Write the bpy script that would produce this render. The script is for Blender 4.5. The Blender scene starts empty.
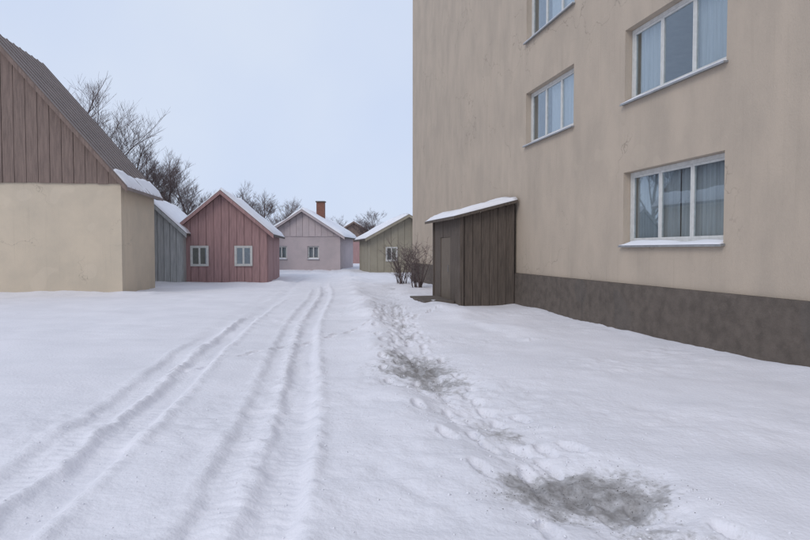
import bpy, math, random
import numpy as np
from mathutils import Vector, Matrix
R = math.radians
random.seed(4)
sc = bpy.context.scene
col = sc.collection
# ------------------------------------------------------------------ camera, sky, sun, exposure
EYE = 1.70
cam = bpy.data.cameras.new('camera'); cam_o = bpy.data.objects.new('camera', cam); col.objects.link(cam_o)
cam_o.location = (0, 0, EYE); cam_o.rotation_euler = (R(90 - 1.9), 0, 0)
cam.sensor_width = 36; cam.lens = 36 * 600 / 810; cam.clip_end = 6000
sc.camera = cam_o
w = bpy.data.worlds.new('World'); sc.world = w; w.use_nodes = True
nt = w.node_tree; bg = nt.nodes['Background']
sky = nt.nodes.new('ShaderNodeTexSky'); sky.sky_type = 'NISHITA'; sky.sun_disc = False
SUN_EL, SUN_AZ = 38, 215
sky.sun_elevation = R(SUN_EL); sky.sun_rotation = R(SUN_AZ)
# an even high overcast over the clear sky, with faint soft cloud structure all round
tc = nt.nodes.new('ShaderNodeTexCoord'); nz = nt.nodes.new('ShaderNodeTexNoise')
nz.inputs['Scale'].default_value = 2.2; nz.inputs['Detail'].default_value = 5; nz.inputs['Roughness'].default_value = .5
nt.links.new(tc.outputs['Generated'], nz.inputs['Vector'])
rp = nt.nodes.new('ShaderNodeValToRGB')
rp.color_ramp.elements[0].position = .3; rp.color_ramp.elements[0].color = (.63, .725, .93, 1)
rp.color_ramp.elements[1].position = .7; rp.color_ramp.elements[1].color = (.73, .805, .94, 1)
nt.links.new(nz.outputs['Fac'], rp.inputs['Fac'])
sc10 = nt.nodes.new('ShaderNodeVectorMath'); sc10.operation = 'SCALE'; sc10.inputs['Scale'].default_value = 10
nt.links.new(rp.outputs['Color'], sc10.inputs[0])
mx = nt.nodes.new('ShaderNodeMix'); mx.data_type = 'RGBA'; mx.inputs['Factor'].default_value = .93
nt.links.new(sky.outputs['Color'], mx.inputs['A']); nt.links.new(sc10.outputs['Vector'], mx.inputs['B'])
nt.links.new(mx.outputs['Result'], bg.inputs['Color']); bg.inputs['Strength'].default_value = .10
sun = bpy.data.lights.new('sun', 'SUN'); sun.energy = 1.0; sun.angle = R(25); sun.color = (1, .93, .84)
sun_o = bpy.data.objects.new('sun', sun); col.objects.link(sun_o)
sd = Vector((math.sin(R(SUN_AZ)) * math.cos(R(SUN_EL)), math.cos(R(SUN_AZ)) * math.cos(R(SUN_EL)), math.sin(R(SUN_EL))))
sun_o.rotation_euler = (-sd).to_track_quat('-Z', 'Y').to_euler()
vs = sc.view_settings; vs.view_transform = 'Standard'; vs.look = 'None'; vs.gamma = 1; vs.exposure = 0; vs.use_curve_mapping = False

# ------------------------------------------------------------------ materials
def mat(name, c, rough=.85, var=.18, scale=3.0, bump=.0, bscale=40, c2=None, stretch=(1, 1, 1), spec=.3, detail=6, metal=0):
    """procedural: base colour broken up by two noises, optional relief"""
    m = bpy.data.materials.new(name); m.use_nodes = True; n = m.node_tree; b = n.nodes['Principled BSDF']
    b.inputs['Roughness'].default_value = rough; b.inputs['Specular IOR Level'].default_value = spec; b.inputs['Metallic'].default_value = metal
    t = n.nodes.new('ShaderNodeTexCoord'); mp = n.nodes.new('ShaderNodeMapping'); mp.inputs['Scale'].default_value = stretch
    n.links.new(t.outputs['Object'], mp.inputs['Vector'])
    oi = n.nodes.new('ShaderNodeObjectInfo'); ad = n.nodes.new('ShaderNodeVectorMath'); ad.operation = 'ADD'
    n.links.new(mp.outputs['Vector'], ad.inputs[0]); 
    ms = n.nodes.new('ShaderNodeMath'); ms.operation = 'MULTIPLY'; ms.inputs[1].default_value = 37
    n.links.new(oi.outputs['Random'], ms.inputs[0]); n.links.new(ms.outputs[0], ad.inputs[1])
    x = n.nodes.new('ShaderNodeTexNoise'); x.inputs['Scale'].default_value = scale; x.inputs['Detail'].default_value = detail; x.inputs['Roughness'].default_value = .62
    n.links.new(ad.outputs[0], x.inputs['Vector'])
    r = n.nodes.new('ShaderNodeValToRGB'); c2 = c2 or tuple(v * (1 - var * 2) for v in c)
    r.color_ramp.elements[0].position = .34; r.color_ramp.elements[0].color = (*c2, 1)
    r.color_ramp.elements[1].position = .62; r.color_ramp.elements[1].color = (*c, 1)
    n.links.new(x.outputs['Fac'], r.inputs['Fac']); n.links.new(r.outputs['Color'], b.inputs['Base Color'])
    if bump:
        y = n.nodes.new('ShaderNodeTexNoise'); y.inputs['Scale'].default_value = bscale; y.inputs['Detail'].default_value = 4
        n.links.new(ad.outputs[0], y.inputs['Vector'])
        bp = n.nodes.new('ShaderNodeBump'); bp.inputs['Strength'].default_value = bump; bp.inputs['Distance'].default_value = .02
        n.links.new(y.outputs['Fac'], bp.inputs['Height']); n.links.new(bp.outputs['Normal'], b.inputs['Normal'])
    return m
M = {}
M['snow'] = mat('snow', (.79, .78, .825), .7, c2=(.735, .73, .775), scale=.9, bump=.5, bscale=26)
M['roof_snow'] = mat('roof_snow', (.82, .82, .86), .7, c2=(.76, .765, .81), scale=1.5, bump=.4, bscale=14)
M['plaster'] = mat('beige_plaster', (.485, .405, .325), .92, c2=(.415, .35, .285), scale=1.3, bump=.35, bscale=55, stretch=(1, 1, .45), detail=9)
M['plinth'] = mat('plinth_render', (.145, .12, .102), .9, c2=(.10, .083, .071), scale=5, bump=.6, bscale=45, detail=10)
M['frame'] = mat('window_paint', (.62, .62, .60), .5, c2=(.52, .52, .50), scale=9)
M['sill'] = mat('zinc_sill', (.36, .37, .38), .45, c2=(.28, .29, .30), scale=8, metal=.4)
M['dark_wood'] = mat('dark_brown_wood', (.13, .105, .087), .8, c2=(.08, .065, .055), scale=4, bump=.4, bscale=20, stretch=(6, 6, .5))
M['door'] = mat('door_paint', (.165, .135, .105), .6, c2=(.125, .10, .078), scale=5, stretch=(4, 4, .6))
M['gable_wood'] = mat('gable_brown_wood', (.235, .175, .15), .85, c2=(.16, .12, .105), scale=3, bump=.4, bscale=14, stretch=(5, 5, .4))
M['cream'] = mat('cream_plaster', (.60, .51, .395), .92, c2=(.52, .45, .355), scale=.7, bump=.3, bscale=40, detail=8)
M['red_wood'] = mat('dull_red_wood', (.40, .25, .245), .8, c2=(.29, .185, .183), scale=3, bump=.3, bscale=14, stretch=(5, 5, .4))
M['grey_wood'] = mat('weathered_grey_wood', (.44, .45, .45), .9, c2=(.31, .32, .32), scale=3, bump=.4, bscale=16, stretch=(5, 5, .4))
M['ochre'] = mat('ochre_plaster', (.33, .30, .235), .92, c2=(.27, .245, .195), scale=.7, detail=8)
M['pale'] = mat('pale_plaster', (.50, .43, .44), .92, c2=(.42, .37, .38), scale=.7, detail=8)
M['roof'] = mat('dark_roofing', (.10, .085, .08), .8, c2=(.07, .06, .056), scale=2)
M['brown_roof'] = mat('brown_sheet_roof', (.235, .19, .175), .6, c2=(.17, .138, .128), scale=1.4, detail=8)
M['brick'] = mat('chimney_brick', (.24, .115, .085), .9, c2=(.17, .085, .065), scale=6, bump=.5, bscale=20)
M['bark'] = mat('bare_bark', (.155, .118, .115), .9, c2=(.10, .078, .077), scale=5)
M['steel'] = mat('dull_steel', (.30, .30, .30), .4, c2=(.22, .22, .22), scale=10, metal=.8)
g = bpy.data.materials.new('window_glass'); g.use_nodes = True; n_ = g.node_tree; n_.nodes.remove(n_.nodes['Principled BSDF'])
gl = n_.nodes.new('ShaderNodeBsdfGlossy'); gl.inputs['Roughness'].default_value = .02; gl.inputs['Color'].default_value = (.86, .93, 1, 1)
tr = n_.nodes.new('ShaderNodeBsdfTransparent'); tr.inputs['Color'].default_value = (.90, .94, .95, 1)
lw = n_.nodes.new('ShaderNodeLayerWeight'); lw.inputs['Blend'].default_value = .5; pw_ = n_.nodes.new('ShaderNodeMath'); pw_.operation = 'POWER'; pw_.inputs[1].default_value = 3
fr_ = n_.nodes.new('ShaderNodeMath'); fr_.operation = 'MULTIPLY_ADD'; fr_.inputs[1].default_value = .8; fr_.inputs[2].default_value = .09; mg = n_.nodes.new('ShaderNodeMixShader')
n_.links.new(lw.outputs['Facing'], pw_.inputs[0]); n_.links.new(pw_.outputs[0], fr_.inputs[0])
n_.links.new(fr_.outputs[0], mg.inputs[0]); n_.links.new(tr.outputs[0], mg.inputs[1]); n_.links.new(gl.outputs[0], mg.inputs[2]); n_.links.new(mg.outputs[0], n_.nodes['Material Output'].inputs['Surface'])
M['glass'] = g
def wear(m, dark, streak=.35, crack=.5):
    """run-off streaks, fine speckle and hairline cracks laid over a plaster"""
    n = m.node_tree; b = n.nodes['Principled BSDF']; src = b.inputs['Base Color'].links[0].from_socket
    t = n.nodes.new('ShaderNodeTexCoord')
    def noise(scale, st, det=6, ro=.6):
        mp = n.nodes.new('ShaderNodeMapping'); mp.inputs['Scale'].default_value = st; n.links.new(t.outputs['Object'], mp.inputs['Vector'])
        x = n.nodes.new('ShaderNodeTexNoise'); x.inputs['Scale'].default_value = scale; x.inputs['Detail'].default_value = det; x.inputs['Roughness'].default_value = ro; n.links.new(mp.outputs['Vector'], x.inputs['Vector']); return x.outputs['Fac']
    def rng(v, a, b_, to):
        r = n.nodes.new('ShaderNodeMapRange'); r.inputs['From Min'].default_value = a; r.inputs['From Max'].default_value = b_; r.inputs['To Max'].default_value = to; n.links.new(v, r.inputs['Value']); return r.outputs[0]
    def mul(a, b_):
        q = n.nodes.new('ShaderNodeMath'); q.operation = 'MULTIPLY'; n.links.new(a, q.inputs[0]); n.links.new(b_, q.inputs[1]); return q.outputs[0]
    def over(c, fac, colr):
        x = n.nodes.new('ShaderNodeMix'); x.data_type = 'RGBA'; n.links.new(fac, x.inputs['Factor']); n.links.new(c, x.inputs['A']); x.inputs['B'].default_value = (*colr, 1); return x.outputs['Result']
    c = over(src, mul(rng(noise(1, (9, 9, .22), 5), .55, .72, streak), rng(noise(.45, (1, 1, 1), 2), .42, .62, 1)), dark)
    c = over(c, rng(noise(70, (1, 1, 1), 3, .8), .56, .7, .35), tuple(v * .8 for v in dark))
    c = over(c, rng(noise(.9, (1, 1, .8), 1, .4), .665, .675, .30), tuple(min(1, v * 1.75) for v in dark))
    vo = n.nodes.new('ShaderNodeTexVoronoi'); vo.feature = 'DISTANCE_TO_EDGE'; vo.inputs['Scale'].default_value = .42
    w1 = n.nodes.new('ShaderNodeTexNoise'); w1.inputs['Scale'].default_value = 2.2; w1.inputs['Detail'].default_value = 6; n.links.new(t.outputs['Object'], w1.inputs['Vector'])
    av = n.nodes.new('ShaderNodeVectorMath'); av.operation = 'ADD'; n.links.new(t.outputs['Object'], av.inputs[0]); n.links.new(w1.outputs['Color'], av.inputs[1]); n.links.new(av.outputs[0], vo.inputs['Vector'])
    cr = n.nodes.new('ShaderNodeMapRange'); cr.inputs['From Min'].default_value = .0; cr.inputs['From Max'].default_value = .0055; cr.inputs['To Min'].default_value = crack; cr.inputs['To Max'].default_value = 0; n.links.new(vo.outputs['Distance'], cr.inputs['Value'])
    c = over(c, mul(cr.outputs[0], rng(noise(.35, (1, 1, 1), 2), .5, .58, 1)), tuple(v * .45 for v in dark))
    n.links.new(c, b.inputs['Base Color'])
wear(M['plaster'], (.29, .245, .195)); wear(M['cream'], (.36, .31, .245), .3); wear(M['plinth'], (.06, .055, .052), .3, .3)
M['grit'] = mat('road_grit', (.19, .18, .17), .9, c2=(.12, .115, .11), scale=30)
M['curtain'] = mat('net_curtain', (.42, .43, .45), .95, c2=(.30, .31, .33), scale=2, stretch=(14, 14, .3))

# ------------------------------------------------------------------ mesh helpers
class MB:
    def __init__(s): s.v = []; s.f = []
    def add(s, v, f):
        k = len(s.v); s.v += [tuple(p) for p in v]; s.f += [tuple(i + k for i in q) for q in f]; return s
    def box(s, x0, x1, y0, y1, z0, z1):
        v = [(x, y, z) for x in (x0, x1) for y in (y0, y1) for z in (z0, z1)]
        return s.add(v, [(0, 1, 3, 2), (4, 6, 7, 5), (0, 4, 5, 1), (2, 3, 7, 6), (0, 2, 6, 4), (1, 5, 7, 3)])
    def prism(s, pts, y0, y1):          # polygon in (x, z) drawn out along y
        n = len(pts); v = [(x, y0, z) for x, z in pts] + [(x, y1, z) for x, z in pts]
        f = [tuple(range(n)), tuple(range(2 * n - 1, n - 1, -1))] + [(i, i + n, (i + 1) % n + n, (i + 1) % n) for i in range(n)]
        return s.add(v, f)
    def tube(s, pts, rad, n=6, cap=True):
        k = len(s.v); m = len(pts)
        for i, p in enumerate(pts):
            p = Vector(p); d = Vector(pts[min(i + 1, m - 1)]) - Vector(pts[max(i - 1, 0)])
            a = d.cross(Vector((.31, .83, .47))).normalized(); c = d.cross(a).normalized()
            for j in range(n):
                t = 2 * math.pi * j / n; s.v.append(tuple(p + (a * math.cos(t) + c * math.sin(t)) * rad[i]))
        for i in range(m - 1):
            for j in range(n):
                q = (j + 1) % n; s.f.append((k + i * n + j, k + i * n + q, k + (i + 1) * n + q, k + (i + 1) * n + j))
        if cap: s.f += [tuple(k + j for j in range(n))[::-1], tuple(k + (m - 1) * n + j for j in range(n))]
        return s
    def build(s, name, m, parent=None, smooth=False, loc=None):
        me = bpy.data.meshes.new(name); me.from_pydata(s.v, [], s.f); me.materials.append(M[m])
        import bmesh
        bm = bmesh.new(); bm.from_mesh(me); bmesh.ops.recalc_face_normals(bm, faces=bm.faces); bm.to_mesh(me); bm.free()
        if smooth: me.polygons.foreach_set('use_smooth', [True] * len(me.polygons))
        o = bpy.data.objects.new(name, me); col.objects.link(o); o.parent = parent
        if loc: o.location = loc
        return o
def tag(o, label=None, cat=None, group=None, kind=None):
    for k, v in (('label', label), ('category', cat), ('group', group), ('kind', kind)):
        if v: o[k] = v
    return o
def empty(name, loc, rz=0):
    o = bpy.data.objects.new(name, None); col.objects.link(o); o.location = loc; o.rotation_euler.z = rz; o.empty_display_size = .3; return o
_rs = np.random.RandomState(7); _T = _rs.rand(256, 256)
def vnoise(x, y):
    xi = np.floor(x).astype(int); yi = np.floor(y).astype(int); fx = x - xi; fy = y - yi
    fx = fx * fx * (3 - 2 * fx); fy = fy * fy * (3 - 2 * fy); a = lambda i, j: _T[(xi + i) % 256, (yi + j) % 256]
    return (a(0, 0) * (1 - fx) + a(1, 0) * fx) * (1 - fy) + (a(0, 1) * (1 - fx) + a(1, 1) * fx) * fy - .5
def fbm(x, y, o=4):
    r = 0
    for i in range(o): r = r + vnoise(x * 2**i + 17.3 * i, y * 2**i + 5.1 * i) / 2**i
    return r
def snow_slab(name, parent, A, B, C, D, t, seed, nu=26, nv=14, wob=.35):
    """thick rounded snow lying on the quad A-B-C-D (A,B along the eave)"""
    A, B, C, D = map(Vector, (A, B, C, D)); mb = MB(); U = np.linspace(0, 1, nu); V = np.linspace(0, 1, nv)
    top = []; base = []
    for i, u in enumerate(U):
        for j, v in enumerate(V):
            p = (A.lerp(B, u)).lerp(D.lerp(C, u), v)
            e = min(u, 1 - u) * (B - A).length; f_ = v * (D - A).length
            k = min(1, e / .18) ** .5 * min(1, (f_ + .001) / .22) ** .5
            h = t * k * (1 + wob * 2 * float(fbm(np.array(p.x * .8 + seed), np.array(p.y * .8 + p.z + seed))))
            base.append(p); top.append(p + Vector((0, 0, max(h, .012))))
    n = len(base); I = lambda i, j: i * nv + j; f = []
    for i in range(nu - 1):
        for j in range(nv - 1):
            f.append((n + I(i, j), n + I(i + 1, j), n + I(i + 1, j + 1), n + I(i, j + 1))); f.append((I(i, j), I(i, j + 1), I(i + 1, j + 1), I(i + 1, j)))
    rim = [I(i, 0) for i in range(nu)] + [I(nu - 1, j) for j in range(1, nv)] + [I(i, nv - 1) for i in range(nu - 2, -1, -1)] + [I(0, j) for j in range(nv - 2, 0, -1)]
    for a, b_ in zip(rim, rim[1:] + rim[:1]): f.append((a, b_, n + b_, n + a))
    mb.add(base + top, f); return mb.build(name, 'roof_snow', parent, True)

# ------------------------------------------------------------------ block wall frame: u along the wall, w out of it towards the street
WA = R(11.7); WD = Vector((-math.sin(WA), math.cos(WA), 0)); WN = Vector((-math.cos(WA), -math.sin(WA), 0)); W0 = Vector((5.0, 10.9, 0))
# ------------------------------------------------------------------ ground: one sheet of snow with ruts, footprints, a bank along the block
trail = [(-.75, 30), (-.5, 22), (-.15, 14), (.27, 8.2), (.75, 5.9), (1.26, 4.2), (1.9, 2.6), (2.6, .5)]
steps = []
_rng = random.Random(2)
pts = []
for (xa, ya), (xb, yb) in zip(trail, trail[1:]):
    L = math.hypot(xb - xa, yb - ya); n = max(1, int(L / .36))
    for i in range(n): pts.append((xa + (xb - xa) * i / n, ya + (yb - ya) * i / n, math.atan2(xb - xa, yb - ya)))
for lane in (-.3, -.08, .15, .42):
    for i, (x, y, a) in enumerate(pts):
        if _rng.random() < .2 or y > 18: continue
        sd_ = .11 * (1 if i % 2 else -1) + lane + _rng.uniform(-.06, .06)
        steps.append((x + sd_ * math.cos(a), y - sd_ * math.sin(a) + _rng.uniform(-.1, .1), a + _rng.uniform(-.2, .2)))
for i in range(26):                                  # a few prints crossing the street to the porch
    t = i / 26; steps.append((-3.2 + 4.6 * t + .1 * (i % 2) + _rng.uniform(-.05, .05), 8.5 + 9.2 * t + _rng.uniform(-.06, .06), R(27)))
def trail_x(y):
    ys = np.array([p[1] for p in trail][::-1]); xs = np.array([p[0] for p in trail][::-1]); return np.interp(y, ys, xs)
SL = [(1.22, 4.18, .66, .50), (.22, 8.5, .70, 1.9)]   # slush: centre x, y, half sizes
def slush_mask(x, y, k):
    cx, cy, a, b_ = SL[k]; dx = (x - cx); dy = (y - cy)
    if k == 1: dx = dx - (trail_x(y) - cx) * .8
    r = np.sqrt((dx / a) ** 2 + (dy / b_) ** 2)
    return r + .55 * fbm(x * 2.3 + 3 * k, y * 2.3, 4)
RUT = []
def ground_h(x, y):
    near = np.clip(1 - np.hypot(x, y) / 160, 0, 1)
    h = .10 * fbm(x * .22, y * .22, 3) + .05 * fbm(x * 1.1 + 9, y * 1.1, 3) + .018 * fbm(x * 6, y * 6, 3) * np.clip(.6 + 2 * vnoise(x * .7 + 3, y * .7), .15, 1.6)
    c = -.55 - .115 * (y - 3)                        # line of the street, drifting left
    for off, d, wd in ((-.30, .075, .17), (-1.85, .065, .17), (-.66, .035, .16), (-2.24, .035, .16)):
        q = (x - c - off - .10 * np.sin(y * .35)) / wd
        fl = np.exp(-(q + .35 * fbm(x * 5, y * 5, 2)) ** 6); h = h - d * fl * (1 + .8 * fbm(x * 2, y * .8)) + d * .35 * np.exp(-(np.abs(q) - 1.5) ** 2 * 6) * (1 + 1.5 * fbm(x * 7, y * 7, 2)) + .007 * fl * np.sin((y + np.abs(q) * .07) * 62) * (y < 12) * np.clip(.5 + 2 * vnoise(x * .9, y * .5), 0, 1)
    h = h + .20 * np.exp(-((x - c - 1.05 - .2 * fbm(y * .4, y * .1)) / .45) ** 2) * (.6 + fbm(x * .9, y * .9)) * np.clip((y - 3) / 6, 0, 1)
    h = h - .06 * np.exp(-((x - trail_x(y) - .05) / .42) ** 2) * (y < 31) * (y > -2)
    ww = (x - W0.x) * WN.x + (y - W0.y) * WN.y; uu = (x - W0.x) * WD.x + (y - W0.y) * WD.y
    on = ((uu > -11) & (uu < 24)).astype(float)
    h = h + on * .05 * np.exp(-(np.maximum(ww, 0) / .4) ** 2) * (.9 + 1.2 * fbm(uu * .6, ww * .6)) * (ww > -3)
    h = h + on * .16 * np.exp(-((ww - 2.6) / .6) ** 2) * np.clip(.4 + 1.6 * fbm(uu * .5 + 4, ww * .5), 0, 1.3) * (uu > 1)
    tr_ = np.exp(-((x - trail_x(y) - .05) / .5) ** 2) * (y < 31) * (y > -2) * np.clip(1.2 - y / 40, 0, 1)
    h = h + .16 * np.exp(-((y - 22.6 - .14 * (x + 14)) / .8) ** 2) * (x < -9.6) * (x > -22) * (.8 + fbm(x * .8, y * .8))
    h = h + .14 * np.exp(-((y - 30.3 - .1 * (x + 8)) / .7) ** 2) * (x < -5.6) * (x > -14) * (.8 + fbm(x * .8, y * .8))
    for k in (0, 1): tr_ = np.maximum(tr_, np.clip(1.4 - slush_mask(x, y, k), 0, 1))
    h = h + tr_ * (.05 * fbm(x * 4.5 + 2, y * 4.5, 3) + .02 * fbm(x * 15, y * 15, 2))
    for k in (0, 1): h = h - .05 * np.clip(1.25 - slush_mask(x, y, k), 0, .8)
    return h * (.25 + .75 * near)
def axis(segs):
    o = []
    for a, b_, s in segs: o += list(np.arange(a, b_, s))
    return np.array(o + [segs[-1][1]])
gx = axis([(-3000, -400, 260), (-400, -60, 30), (-60, -16, 2), (-16, -4, .16), (-4, -.8, .028), (-.8, 3.4, .022), (3.4, 4.6, .05), (4.6, 9, .1), (9, 40, 1), (40, 400, 30), (400, 3000, 260)])
gy = axis([(-400, -20, 40), (-20, 1.6, .6), (1.6, 6.5, .022), (6.5, 10, .035), (10, 16, .06), (16, 36, .16), (36, 90, 1), (90, 400, 20), (400, 4000, 300)])
X, Y = np.meshgrid(gx, gy, indexing='ij'); Z = ground_h(X, Y)
for (sx, sy, a) in steps:
    i0, i1 = np.searchsorted(gx, (sx - .4, sx + .4)); j0, j1 = np.searchsorted(gy, (sy - .4, sy + .4))
    if i1 <= i0 or j1 <= j0: continue
    dx = X[i0:i1, j0:j1] - sx; dy = Y[i0:i1, j0:j1] - sy
    p = dx * math.cos(a) - dy * math.sin(a); q = dx * math.sin(a) + dy * math.cos(a)
    r = np.sqrt((p / .06) ** 2 + (q / .15) ** 2)
    Z[i0:i1, j0:j1] += -.045 / (1 + np.exp((r - 1 - .5 * fbm(X[i0:i1, j0:j1] * 9, Y[i0:i1, j0:j1] * 9, 2)) * 15)) + .006 * np.exp(-((r - 1.35) / .3) ** 2)
ni, nj = X.shape; me = bpy.data.meshes.new('snow_ground')
co = np.stack([X, Y, Z], -1).reshape(-1, 3)
idx = np.arange(ni * nj).reshape(ni, nj); fa = np.stack([idx[:-1, :-1], idx[1:, :-1], idx[1:, 1:], idx[:-1, 1:]], -1).reshape(-1, 4)
def raw_mesh(me, co, fa):
    me.vertices.add(len(co)); me.vertices.foreach_set('co', co.astype(np.float32).ravel())
    me.loops.add(fa.size); me.loops.foreach_set('vertex_index', fa.astype(np.int32).ravel())
    me.polygons.add(len(fa)); me.polygons.foreach_set('loop_start', np.arange(0, fa.size, 4, dtype=np.int32))
    me.update(calc_edges=True); me.validate(); me.polygons.foreach_set('use_smooth', [True] * len(fa))
raw_mesh(me, co, fa); me.materials.append(M['snow'])
go = bpy.data.objects.new('snow_ground', me); col.objects.link(go); tag(go, kind='structure')
def gz(x, y): return float(ground_h(np.array([float(x)]), np.array([float(y)]))[0])
# trodden, dirtied snow with its own shape, plus shade painted into the prints, stored per vertex and broken up in the material
dm = np.zeros_like(X)
for k, (lo, hi, am) in enumerate(((.35, 1.25, .58), (.2, 1.25, .58))):
    near_ = np.hypot(X - SL[k][0], (Y - SL[k][1]) * .5) < 4
    dm[near_] = np.maximum(dm[near_], am * np.clip((hi - slush_mask(X[near_], Y[near_], k)) / (hi - lo), 0, 1))
tm = np.exp(-((X - trail_x(Y) - .05) / .36) ** 2) * (Y < 31) * (Y > 1) * np.clip(.2 + .6 * fbm(X * 1.3, Y * 1.3, 3), 0, .36); dm = np.maximum(dm, tm)
for (sx, sy, a) in steps:  # print floors coloured darker: packed snow and the shade of the hollow
    i0, i1 = np.searchsorted(gx, (sx - .2, sx + .2)); j0, j1 = np.searchsorted(gy, (sy - .2, sy + .2))
    if i1 > i0 and j1 > j0 and abs(sx - float(trail_x(sy))) < .7:
        r = np.hypot(X[i0:i1, j0:j1] - sx, Y[i0:i1, j0:j1] - sy); dm[i0:i1, j0:j1] = np.maximum(dm[i0:i1, j0:j1], .30 * np.clip(1.2 - r / .12, 0, 1))
at_ = me.attributes.new('slush', 'FLOAT', 'POINT'); at_.data.foreach_set('value', dm.astype(np.float32).ravel())  # carries the slush and the painted print shade together
def slush_nodes(m):
    n = m.node_tree; b = n.nodes['Principled BSDF']; src = b.inputs['Base Color'].links[0].from_socket
    A = n.nodes.new('ShaderNodeAttribute'); A.attribute_name = 'slush'
    g_ = n.nodes.new('ShaderNodeNewGeometry'); q = n.nodes.new('ShaderNodeTexNoise'); q.inputs['Scale'].default_value = 11; q.inputs['Detail'].default_value = 8; q.inputs['Roughness'].default_value = .68
    n.links.new(g_.outputs['Position'], q.inputs['Vector'])
    a1 = n.nodes.new('ShaderNodeMath'); a1.operation = 'ADD'; n.links.new(A.outputs['Fac'], a1.inputs[0]); n.links.new(q.outputs['Fac'], a1.inputs[1])
    mr = n.nodes.new('ShaderNodeMapRange'); mr.inputs['From Min'].default_value = .72; mr.inputs['From Max'].default_value = 1.16; n.links.new(a1.outputs[0], mr.inputs['Value'])
    r = n.nodes.new('ShaderNodeValToRGB'); e = r.color_ramp.elements; e[0].position = 0; e[0].color = (.66, .65, .67, 1); e[1].position = 1; e[1].color = (.26, .25, .25, 1)
    n.links.new(mr.outputs[0], r.inputs['Fac'])
    x_ = n.nodes.new('ShaderNodeMix'); x_.data_type = 'RGBA'
    f2 = n.nodes.new('ShaderNodeMath'); f2.operation = 'MULTIPLY'; f2.use_clamp = True; f2.inputs[1].default_value = 2.2; n.links.new(mr.outputs[0], f2.inputs[0])
    n.links.new(f2.outputs[0], x_.inputs['Factor']); n.links.new(src, x_.inputs['A']); n.links.new(r.outputs['Color'], x_.inputs['B']); n.links.new(x_.outputs['Result'], b.inputs['Base Color'])
    ro = n.nodes.new('ShaderNodeMapRange'); ro.inputs['To Min'].default_value = .7; ro.inputs['To Max'].default_value = .38; n.links.new(mr.outputs[0], ro.inputs['Value']); n.links.new(ro.outputs[0], b.inputs['Roughness'])
slush_nodes(M['snow'])

# ------------------------------------------------------------------ beige block on the right
# local axes of the block: x = u (along the wall, away from the camera), y = -w (into the building)
blk = empty('apartment_block', W0); blk.matrix_world = Matrix(((WD.x, -WN.x, 0, W0.x), (WD.y, -WN.y, 0, W0.y), (0, 0, 1, 0), (0, 0, 0, 1)))
tag(blk, 'tall beige plastered block with dark plinth along the right of the street', 'building')
U0, U1, H, TH, DEP = -11.0, 22.6, 16.6, .42, 12.0
WW, WH = 2.95, 1.5
wins = [(u, z) for u in (-5.2, .4, 5.6) for z in (2.58, 5.55, 8.55, 11.55, 14.4) if not (u == 5.6 and z < 3)]
def wall_holes(L0, L1, z0, z1, holes, th):
    us = sorted({L0, L1} | {v for h in holes for v in h[:2]}); zs = sorted({z0, z1} | {v for h in holes for v in h[2:]}); mb = MB()
    for a, b_ in zip(us, us[1:]):
        for c, d in zip(zs, zs[1:]):
            m_, q = (a + b_) / 2, (c + d) / 2
            if any(h[0] < m_ < h[1] and h[2] < q < h[3] for h in holes): continue
            for y in (0, th): mb.add([(a, y, c), (b_, y, c), (b_, y, d), (a, y, d)], [(0, 1, 2, 3)])
    for a, b_, c, d in holes:
        mb.add([(a, 0, c), (b_, 0, c), (b_, 0, d), (a, 0, d), (a, th, c), (b_, th, c), (b_, th, d), (a, th, d)], [(0, 1, 5, 4), (1, 2, 6, 5), (2, 3, 7, 6), (3, 0, 4, 7)])
    mb.add([(L0, 0, z0), (L0, 0, z1), (L0, th, z1), (L0, th, z0)], [(0, 1, 2, 3)]); mb.add([(L1, 0, z0), (L1, 0, z1), (L1, th, z1), (L1, th, z0)], [(0, 1, 2, 3)])
    return mb
holes = [(u - WW / 2, u + WW / 2, z - WH / 2, z + WH / 2) for u, z in wins]
PL = 1.0
wall_holes(U0, U1, PL, H, holes, TH).build('wall', 'plaster', blk)
MB().box(U0, U1, DEP - TH, DEP, -.3, H).build('rear_wall', 'plaster', blk)
for u in (U0, U1 - TH): MB().box(u + (.003 if u == U0 else 0), u + TH - (0 if u == U0 else .003), TH + .002, DEP - TH - .002, -.3, H).build('end_wall', 'plaster', blk)
MB().box(U0 - .06, U1 + .06, -.07, TH, -.4, PL - .002).build('plinth', 'plinth', blk)
MB().box(U0 - .5, U1 + .5, -.5, DEP + .5, H + .002, H + .35).build('roof', 'roof', blk)
snow_slab('roof_snow', blk, (U0 - .5, -.5, H + .352), (U1 + .5, -.5, H + .352), (U1 + .5, DEP + .5, H + .352), (U0 - .5, DEP + .5, H + .352), .18, 3)
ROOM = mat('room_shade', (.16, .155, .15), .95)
M['room'] = ROOM
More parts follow.
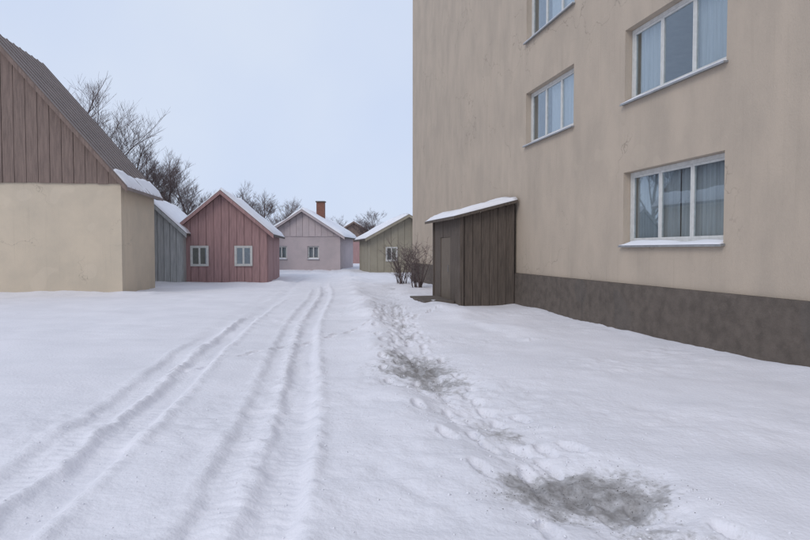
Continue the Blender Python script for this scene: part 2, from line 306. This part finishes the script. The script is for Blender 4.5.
def window(parent, u, z, W, Hh, depth, n_sash, frame='frame', sill=True, name='window', curtain=True):
    f = .07; mb = MB()
    x0, x1, z0, z1 = u - W / 2, u + W / 2, z - Hh / 2, z + Hh / 2; y0, y1 = depth, depth + .07
    mb.box(x0, x1, y0, y1, z0, z0 + f).box(x0, x1, y0, y1, z1 - f, z1).box(x0, x0 + f, y0, y1, z0 + f, z1 - f).box(x1 - f, x1, y0, y1, z0 + f, z1 - f)
    cuts = [x0 + f + (x1 - x0 - 2 * f) * k / n_sash for k in range(n_sash + 1)]
    fr = mb.build(name, frame, parent)
    for k in range(n_sash):
        a, b_ = cuts[k], cuts[k + 1]; s_ = .045; m2 = MB(); e = .002
        a += e; b_ -= e
        m2.box(a, b_, y0 + .012, y1 - .01, z0 + f + e, z0 + f + s_).box(a, b_, y0 + .012, y1 - .01, z1 - f - s_, z1 - f - e).box(a, a + s_, y0 + .012, y1 - .01, z0 + f + s_, z1 - f - s_).box(b_ - s_, b_, y0 + .012, y1 - .01, z0 + f + s_, z1 - f - s_)
        m2.build('sash', frame, fr); MB().box(a + s_, b_ - s_, y0 + .03, y0 + .042, z0 + f + s_, z1 - f - s_).build('pane', 'glass', fr)
    if curtain:
        for c0, c1 in ((((x0 + .08, x0 + W * .36), (x1 - W * .30, x1 - .08)) if u < 5 else ((x0 + .08, x0 + W * .62),)) if z > 3 else ((x0 + .08, x0 + W * .49), (x0 + W * .505, x1 - .08))):
            m3 = MB(); nn = int(28 * (c1 - c0) / .9); ph_ = u * 2.1 + z
            for k in range(nn + 1):
                xx = c0 + (c1 - c0) * k / nn; yy = y1 + .07 + .035 * math.sin(k * 1.35 + ph_) + .015 * math.sin(k * .6)
                m3.v += [(xx, yy, z0 + .05), (xx, yy, z1 + .05)]
                if k: m3.f.append((2 * k - 2, 2 * k, 2 * k + 1, 2 * k - 1))
            m3.build('curtain', 'curtain', fr, True)
    if sill:
        MB().add([(x0 - .05, -.09, z0 - .045), (x1 + .05, -.09, z0 - .045), (x1 + .05, y0, z0 - .004), (x0 - .05, y0, z0 - .004), (x0 - .05, -.09, z0 - .075), (x1 + .05, -.09, z0 - .075), (x1 + .05, y0, z0 - .034), (x0 - .05, y0, z0 - .034)],
                 [(0, 1, 2, 3), (7, 6, 5, 4), (0, 4, 5, 1), (1, 5, 6, 2), (2, 6, 7, 3), (3, 7, 4, 0)]).build('sill', 'sill', fr)
        snow_slab('sill_snow', fr, (x0 - .03, -.085, z0 - .04), (x1 + .03, -.085, z0 - .04), (x1 - .0, y0 - .002, z0 + .0), (x0 + .0, y0 - .002, z0 + .0), .055, u * 3 + z, 22, 6, .5)
    return fr
for u, z in wins: window(blk, u, z, WW - .01, WH - .01, .16, 3)
for z in (4.1, 7.1, 10.1, 13.1): MB().box(U0 + TH + .01, U1 - TH - .01, TH + .01, DEP - TH - .01, z - .12, z + .12).build('floor_slab', 'room', blk)
MB().box(U0 + TH + .02, U1 - TH - .02, 4.6, 4.75, PL, H - .01).build('inner_wall', 'room', blk)
# timber porch against the block
pu0, pu1, pw, ph = 7.7, 10.9, 1.7, 2.8
po = tag(empty('entrance_porch', W0), 'dark brown boarded porch under a snowy lean-to roof against the beige block', 'porch'); po.matrix_world = blk.matrix_world
YF = -.08
nb = 6; bw = (pw - .1) / nb
for side, uu in ((0, pu0), (1, pu1)):
    for k in range(nb):
        ya = YF - .02 - k * bw; zt = ph + .34 - (k + .5) * bw * .26; d = random.uniform(-.012, .012)
        MB().box(uu - .02 + d, uu + .02 + d, ya - bw + .012, ya, -.2, zt).build('board', 'dark_wood', po)
for k in range(11):
    a = pu0 + .05 + k * (pu1 - pu0 - .1) / 11; b_ = a + (pu1 - pu0 - .1) / 11 - .012
    z0 = 2.12 if 4 <= k <= 7 else -.2; d = random.uniform(-.01, .01)
    MB().box(a, b_, YF - pw - .02 + d, YF - pw + .02 + d, z0, ph - .1).build('board', 'dark_wood', po)
for uu in (pu0, pu1): MB().box(uu - .06, uu + .06, YF - pw - .06, YF - pw + .06, -.2, ph - .06).build('post', 'dark_wood', po)
da = pu0 + .05 + 4 * (pu1 - pu0 - .1) / 11; db = pu0 + .05 + 8 * (pu1 - pu0 - .1) / 11
dr = MB().box(da + .01, db - .01, YF - pw - .005, YF - pw + .04, .06, 2.11).build('door', 'door', po)
MB().tube([(da + .12, YF - pw - .05, 1.0), (da + .12, YF - pw - .05, 1.22)], [.012, .012]).build('handle', 'steel', dr)
rf = MB().add([(pu0 - .25, YF, ph + .42), (pu1 + .25, YF, ph + .42), (pu1 + .25, YF - pw - .3, ph - .1), (pu0 - .25, YF - pw - .3, ph - .1)] + [(pu0 - .25, YF, ph + .34), (pu1 + .25, YF, ph + .34), (pu1 + .25, YF - pw - .3, ph - .18), (pu0 - .25, YF - pw - .3, ph - .18)],
        [(0, 1, 2, 3), (7, 6, 5, 4), (0, 4, 5, 1), (1, 5, 6, 2), (2, 6, 7, 3), (3, 7, 4, 0)]).build('roof', 'dark_wood', po)
snow_slab('roof_snow', rf, (pu0 - .24, YF - pw - .29, ph - .09), (pu1 + .24, YF - pw - .29, ph - .09), (pu1 + .24, YF - .002, ph + .425), (pu0 - .24, YF - .002, ph + .425), .14, 8)
MB().box(pu0 + .5, pu1 - .5, YF - pw - 1.0, YF - pw - .07, -.2, .13).build('step', 'plinth', po)

# ------------------------------------------------------------------ gabled houses
def gable_house(name, loc, rz, Wd, Ln, ez, az, wallm, gabm, roofm, label, board, full_boards=False, windows=(), chimney=None, snow=.2, over=.45, seed=1, cat='house', door=None):
    """front gable in the local plane y=0 facing -y; x from -Wd/2 to Wd/2"""
    h = tag(empty(name, loc, rz), label, cat); hw = Wd / 2; sl = (az - ez) / hw
    if full_boards:
        MB().box(-hw + .03, hw - .03, .04, Ln, -.6, ez).prism([(-hw + .03, ez), (hw - .03, ez), (0, az - .05)], .04, Ln).build('wall', wallm, h)
    else:
        wall_holes(-hw, hw, -.6, ez, [(u - a / 2, u + a / 2, z - b_ / 2, z + b_ / 2) for u, z, a, b_ in windows], .35).build('front_wall', wallm, h)
        for s_ in (-1, 1): MB().box(min(s_ * hw, s_ * (hw - .35)), max(s_ * hw, s_ * (hw - .35)), .352, Ln, -.6, ez - .002).build('side_wall', wallm, h)
        MB().prism([(-hw + .06, ez + .002), (hw - .06, ez + .002), (0, az - .08)], .06, Ln).build('attic', wallm, h)
        for u, z, a, b_ in windows: window(h, u, z, a - .01, b_ - .01, .12, 2)
    n = int(round(Wd / board)); bw_ = Wd / n
    for k in range(n):
        a = -hw + k * bw_; b_ = a + bw_ - .018; d = random.uniform(-.012, .012); top = lambda x: az - .06 - abs(x) * sl
        z0 = (-.6 if full_boards else ez - .12 + random.uniform(-.015, .015))
        p = [(a, z0), (b_, z0), (b_, max(top(b_), z0 + .01))] + ([(0, az - .06)] if a < 0 < b_ else []) + [(a, max(top(a), z0 + .01))]
        MB().prism(p, -.055 + d, .0 + d - .003).build('board', gabm, h)
    if full_boards:
        m_ = int(round(Ln / board)); q = Ln / m_
        for s_ in (-1, 1):
            for k in range(m_):
                d = random.uniform(-.01, .01); x0 = s_ * hw + d
                MB().box(x0 - .025, x0 + .025, k * q + .01, (k + 1) * q - .008, -.6, ez - .02).build('board', gabm, h)
    for u, z, a, b_ in (windows if full_boards else ()):
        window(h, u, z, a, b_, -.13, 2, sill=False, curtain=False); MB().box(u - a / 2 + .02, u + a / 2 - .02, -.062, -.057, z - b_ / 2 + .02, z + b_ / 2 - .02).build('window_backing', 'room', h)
    if door:
        dd = MB().box(door[0], door[1], -.12, -.06, -.1, 2.05).build('door', 'door', h); MB().box(door[0] + .08, door[0] + .11, -.17, -.125, .95, 1.1).build('handle', 'steel', dd)
    for s_ in (-1, 1):
        e = hw + over; ze = ez - over * sl
        r = MB().add([(0, -over, az + .0), (s_ * e, -over, ze), (s_ * e, Ln + over, ze), (0, Ln + over, az), (0, -over, az + .12), (s_ * e, -over, ze + .12), (s_ * e, Ln + over, ze + .12), (0, Ln + over, az + .12)],
                     [(0, 1, 2, 3), (7, 6, 5, 4), (0, 4, 5, 1), (1, 5, 6, 2), (2, 6, 7, 3), (3, 7, 4, 0)]).build('roof', roofm, h)
        MB().add([(0, -over - .03, az - .1), (s_ * e, -over - .03, ze - .1), (s_ * e, -over - .03, ze + .1), (0, -over - .03, az + .1), (0, -over - .002, az - .1), (s_ * e, -over - .002, ze - .1), (s_ * e, -over - .002, ze + .1), (0, -over - .002, az + .1)],
                 [(0, 1, 2, 3), (7, 6, 5, 4), (0, 4, 5, 1), (1, 5, 6, 2), (2, 6, 7, 3), (3, 7, 4, 0)]).build('bargeboard', gabm, r)
        if not snow:
            L_ = math.hypot(e, az - ze); k = int((Ln + 2 * over) / .5)
            for q_ in range(k + 1):
                yy = -over + .03 + q_ * (Ln + 2 * over - .06) / k
                MB().add([(0, yy - .015, az + .12), (s_ * e, yy - .015, ze + .12), (s_ * e, yy - .015, ze + .16), (0, yy - .015, az + .16), (0, yy + .015, az + .12), (s_ * e, yy + .015, ze + .12), (s_ * e, yy + .015, ze + .16), (0, yy + .015, az + .16)],
                         [(0, 1, 2, 3), (7, 6, 5, 4), (0, 4, 5, 1), (1, 5, 6, 2), (2, 6, 7, 3), (3, 7, 4, 0)]).build('seam', roofm, r)
            snow_slab('roof_snow', r, (s_ * e, -over + .04, ze + .125), (s_ * e, Ln + over - .04, ze + .125), (s_ * e * .9, Ln + over - .04, ze + .125 + .1 * (az - ze)), (s_ * e * .9, -over + .04, ze + .125 + .1 * (az - ze)), .10, seed, 40, 8, .9)
        if snow: snow_slab('roof_snow', r, (s_ * e, -over + .02, ze + .125), (s_ * e, Ln + over - .02, ze + .125), (0, Ln + over - .02, az + .125), (0, -over + .02, az + .125), snow, seed, 24, 16)
    if chimney:
        cx, cy = chimney; c = MB().box(cx - .35, cx + .35, cy - .3, cy + .3, az - abs(cx) * sl - .5, az + .95).build('chimney', 'brick', h)
        MB().box(cx - .42, cx + .42, cy - .37, cy + .37, az + .952, az + 1.05).build('cap', 'plinth', c)
    return h
def at(px, depth): return (px - 405) / 600 * depth
# cream house, left edge of the picture
rz = R(8); hw = 4.75; corner = Vector((at(122, 23), 23, 0)); org = corner - Vector((math.cos(rz), math.sin(rz), 0)) * hw
gable_house('cream_house', (org.x, org.y, gz(org.x, org.y) - .0), rz, 2 * hw, 4.6, 4.2, 9.8, 'cream', 'gable_wood', 'brown_roof',
            'cream plastered house with a dark brown gable at the left edge', .42, windows=((-2.9, 1.9, 1.3, 1.4),), snow=0, over=.32, seed=2)
# grey boarded shed between the cream and the red house
x = at(152, 30); gable_house('grey_shed', (x, 30, -.05), R(6), 3.0, 4.5, 2.7, 4.1, 'grey_wood', 'grey_wood', 'roof',
            'small grey boarded shed between the cream house and the red house', .3, True, snow=.12, over=.25, seed=5, cat='shed')
x = at(222, 31); gable_house('red_house', (x, 31, -.05), R(7), 4.6, 7, 2.75, 4.7, 'red_wood', 'red_wood', 'roof',
            'low dull red boarded house with its gable to the street', .38, True, windows=((-1.1, 1.45, .9, 1.05), (1.1, 1.45, .9, 1.05)), snow=.13, over=.35, seed=9)
x = at(303, 52); gable_house('pale_house', (x, 52, -.1), R(-3), 6.5, 8, 3.1, 5.2, 'pale', 'pale', 'roof',
            'pale greyish pink house far down the street', .55, False, windows=((-1.9, 1.6, 1, 1.1), (.9, 1.6, 1, 1.1)), chimney=(1.0, 3.0), snow=.2, seed=12)
x = at(354, 78); gable_house('far_house', (x, 78, -.1), R(2), 8, 8, 3.0, 5.4, 'red_wood', 'gable_wood', 'roof',
            'farthest brown and red house at the end of the street', .8, False, windows=((-2, 1.6, 1, 1.2), (2, 1.6, 1, 1.2)), snow=.15, seed=15)
x = at(395, 46); gable_house('ochre_house', (x + 1.0, 46, -.1), R(11), 5.8, 7, 2.8, 4.4, 'ochre', 'ochre', 'roof',
            'ochre house just past the far corner of the beige block', .55, True, windows=((-1.3, 1.5, .9, 1.1),), snow=.14, seed=18)

# ------------------------------------------------------------------ bare trees
def tree(name, loc, height, seed, label, levels=5, spread=.5, r0=None):
    rn = random.Random(seed); t = tag(empty(name, loc), label, 'tree', 'bare winter trees'); trunk = MB(); crown = MB()
    r0 = r0 or height * .018
    def grow(p, d, L, r, lv, mb):
        pts = [p]; n = 4 if lv < 3 else 2; q = p.copy(); dd = d.copy()
        for i in range(n):
            dd = (dd + Vector((rn.uniform(-1, 1), rn.uniform(-1, 1), rn.uniform(-.3, .6))) * .13).normalized(); q = q + dd * L / n; pts.append(q.copy())
        r1 = r * .55
        mb.tube(pts, [r + (r1 - r) * i / n for i in range(n + 1)], 7 if lv == 0 else (5 if lv < 3 else 3), False)
        if lv >= levels: return
        k = rn.randint(4, 6) if lv < 2 else rn.randint(4, 5)
        for j in range(k):
            f = rn.uniform(.35, 1) if lv else rn.uniform(.3, 1); i = min(int(f * n), n - 1); b_ = pts[i].lerp(pts[i + 1], f * n - i)
            a = rn.uniform(0, 2 * math.pi); side = Vector((math.cos(a), math.sin(a), rn.uniform(-.1, .35)))
            nd = (dd * (1 - spread) + side * spread + Vector((0, 0, .12))).normalized()
            grow(b_, nd, L * rn.uniform(.48, .7), max(r * (1 - f * .45) * rn.uniform(.4, .6), .006), lv + 1, crown)
        grow(pts[-1], dd, L * .62, r1, lv + 1, crown)
    grow(Vector((0, 0, -.3)), Vector((rn.uniform(-.05, .05), rn.uniform(-.05, .05), 1)), height * .42, r0, 0, trunk)
    trunk.build('trunk', 'bark', t, True); crown.build('crown', 'bark', t)
    return t
for px, dep, hgt, sd_, lab in (
        (70, 36, 12.5, 11, 'tall bare tree rising behind the roof of the cream house'),
        (128, 38, 9.6, 17, 'bare tree behind the right eave of the cream house'),
        (172, 40, 8.6, 13, 'bare tree rising behind the grey shed roof'),
        (204, 46, 8.6, 31, 'bare tree above the left half of the red house gable'),
        (262, 44, 6.4, 21, 'bare tree behind the right half of the red house'),
        (150, 43, 9.4, 83, 'bare tree in the gap between the cream house and the grey shed'),
        (240, 50, 7.6, 87, 'bare tree just right of the red house ridge'),
        (282, 54, 6.8, 91, 'bare tree between the red house and the pale house'),
        (290, 64, 7.6, 41, 'small bare tree behind the pale far house'),
        (334, 68, 6.2, 51, 'low bare tree between the pale house and the farthest house'),
        (372, 62, 6.4, 61, 'bare tree beside the ochre house'),
        (360, 95, 7.5, 71, 'faint bare tree beyond the farthest house')):
    tree('bare_tree', (at(px, dep), dep, 0), hgt, sd_, lab)
def shrub(loc, hgt, seed, label, n=17):
    rn = random.Random(seed); t = tag(empty('bare_shrub', loc), label, 'shrub', 'bare shrubs at the corner of the block'); st = MB(); tw = MB()
    for i in range(n):
        a = rn.uniform(0, 6.28); p = Vector((rn.uniform(-.25, .25), rn.uniform(-.25, .25), -.2)); d = Vector((math.cos(a) * .35, math.sin(a) * .35, 1)).normalized(); L = hgt * rn.uniform(.7, 1.1)
        q = [p, p + d * L * .5, p + d * L * .5 + Vector((d.x * 1.5, d.y * 1.5, .8)) * L * .45]; st.tube(q, [.022, .014, .005], 4, False)
        for j in range(13):
            f = rn.uniform(.3, 1.9); k = int(f); b_ = q[k].lerp(q[k + 1], f - k); e = Vector((rn.uniform(-1, 1), rn.uniform(-1, 1), rn.uniform(.1, 1))).normalized() * rn.uniform(.25, .6)
            tw.tube([b_, b_ + e], [.008, .003], 3, False)
            for _ in range(2): c = b_ + e * rn.uniform(.4, .9); tw.tube([c, c + Vector((rn.uniform(-1, 1), rn.uniform(-1, 1), rn.uniform(0, 1))) * .22], [.005, .002], 3, False)
    st.build('stem', 'bark', t); tw.build('twigs', 'bark', t); return t
shrub((at(418, 27), 27, 0), 2.5, 3, 'bare brown shrub standing nearest the porch'); shrub((at(402, 31), 31, 0), 2.6, 5, 'bare brown shrub farther from the porch, by the block corner')
# far wood that closes the street: one mass of leafless trunks and twigs
mb = MB(); rn = random.Random(5)
for i in range(420):
    y = rn.uniform(150, 200); x = rn.uniform(-130, 40); hgt = rn.uniform(4.5, 8); p = Vector((x, y, -.5)); q = p + Vector((rn.uniform(-.5, .5), 0, hgt))
    mb.tube([p, q], [.13, .02], 3, False)
    for j in range(16):
        f = rn.uniform(.2, .95); s_ = p.lerp(q, f); a = rn.uniform(0, 6.28); L = hgt * .34 * (1.1 - f)
        mb.tube([s_, s_ + Vector((math.cos(a) * L, math.sin(a) * L, L * 1.1))], [.05, .015], 3, False)
fw = mb.build('far_wood', 'bark'); tag(fw, 'bare far-off wood closing the horizon behind the houses', 'wood', kind='stuff')

# ------------------------------------------------------------------ loose clods of snow kicked up along the trail and the ruts
mb = MB(); rn = random.Random(12)
sp = []
for i in range(1100):
    y = 2.4 + 15 * rn.random() ** 1.6; sp.append((float(trail_x(y)) + rn.gauss(.05, .5), y, rn.uniform(.004, .014) * (1.5 if rn.random() < .05 else 1)))
for i in range(700):
    y = 2.4 + 16 * rn.random() ** 1.5; sp.append((-.55 - .115 * (y - 3) + rn.choice((-.3, -1.85, .2, -1.1)) + rn.gauss(0, .3), y, rn.uniform(.004, .012)))
sp = np.array(sp); keep = slush_mask(sp[:, 0], sp[:, 1], 0) > .9; sp = sp[keep]; zs_ = ground_h(sp[:, 0], sp[:, 1])
f = [(0, 1, 2), (0, 2, 3), (0, 3, 4), (0, 4, 1), (5, 2, 1), (5, 3, 2), (5, 4, 3), (5, 1, 4)]
for (x, y, r), z in zip(sp.tolist(), zs_.tolist()):
    v = []; z += r * .2
    for d in ((0, 0, .8), (1, 0, 0), (0, 1, 0), (-1, 0, 0), (0, -1, 0), (0, 0, -.8)):
        k = r * rn.uniform(.6, 1.25); v.append((x + d[0] * k + rn.uniform(-.3, .3) * r, y + d[1] * k + rn.uniform(-.3, .3) * r, z + d[2] * k))
    mb.add(v, f)
tag(mb.build('snow_clods', 'roof_snow', None, True), 'loose little clods of snow scattered along the trodden trail and ruts', 'snow', kind='stuff')

mb = MB(); rn = random.Random(23); P = []
while len(P) < 700:
    k = 0 if rn.random() < .6 else 1; cx, cy, a, b_ = SL[k]; P.append((cx + rn.gauss(0, a * .7), cy + rn.gauss(0, b_ * .6), rn.uniform(.0025, .006)))
P = np.array(P); P = P[np.minimum(slush_mask(P[:, 0], P[:, 1], 0), slush_mask(P[:, 0], P[:, 1], 1)) < 1.15]
for (x, y, r), z in zip(P.tolist(), ground_h(P[:, 0], P[:, 1]).tolist()):
    v = []
    for d in ((0, 0, .7), (1, 0, 0), (0, 1, 0), (-1, 0, 0), (0, -1, 0), (0, 0, -.7)): q = r * rn.uniform(.6, 1.3); v.append((x + d[0] * q, y + d[1] * q, z + .001 + d[2] * q))
    mb.add(v, f)
tag(mb.build('grit', 'grit'), 'dark grit scattered over the trodden grey slush', 'grit', kind='stuff')
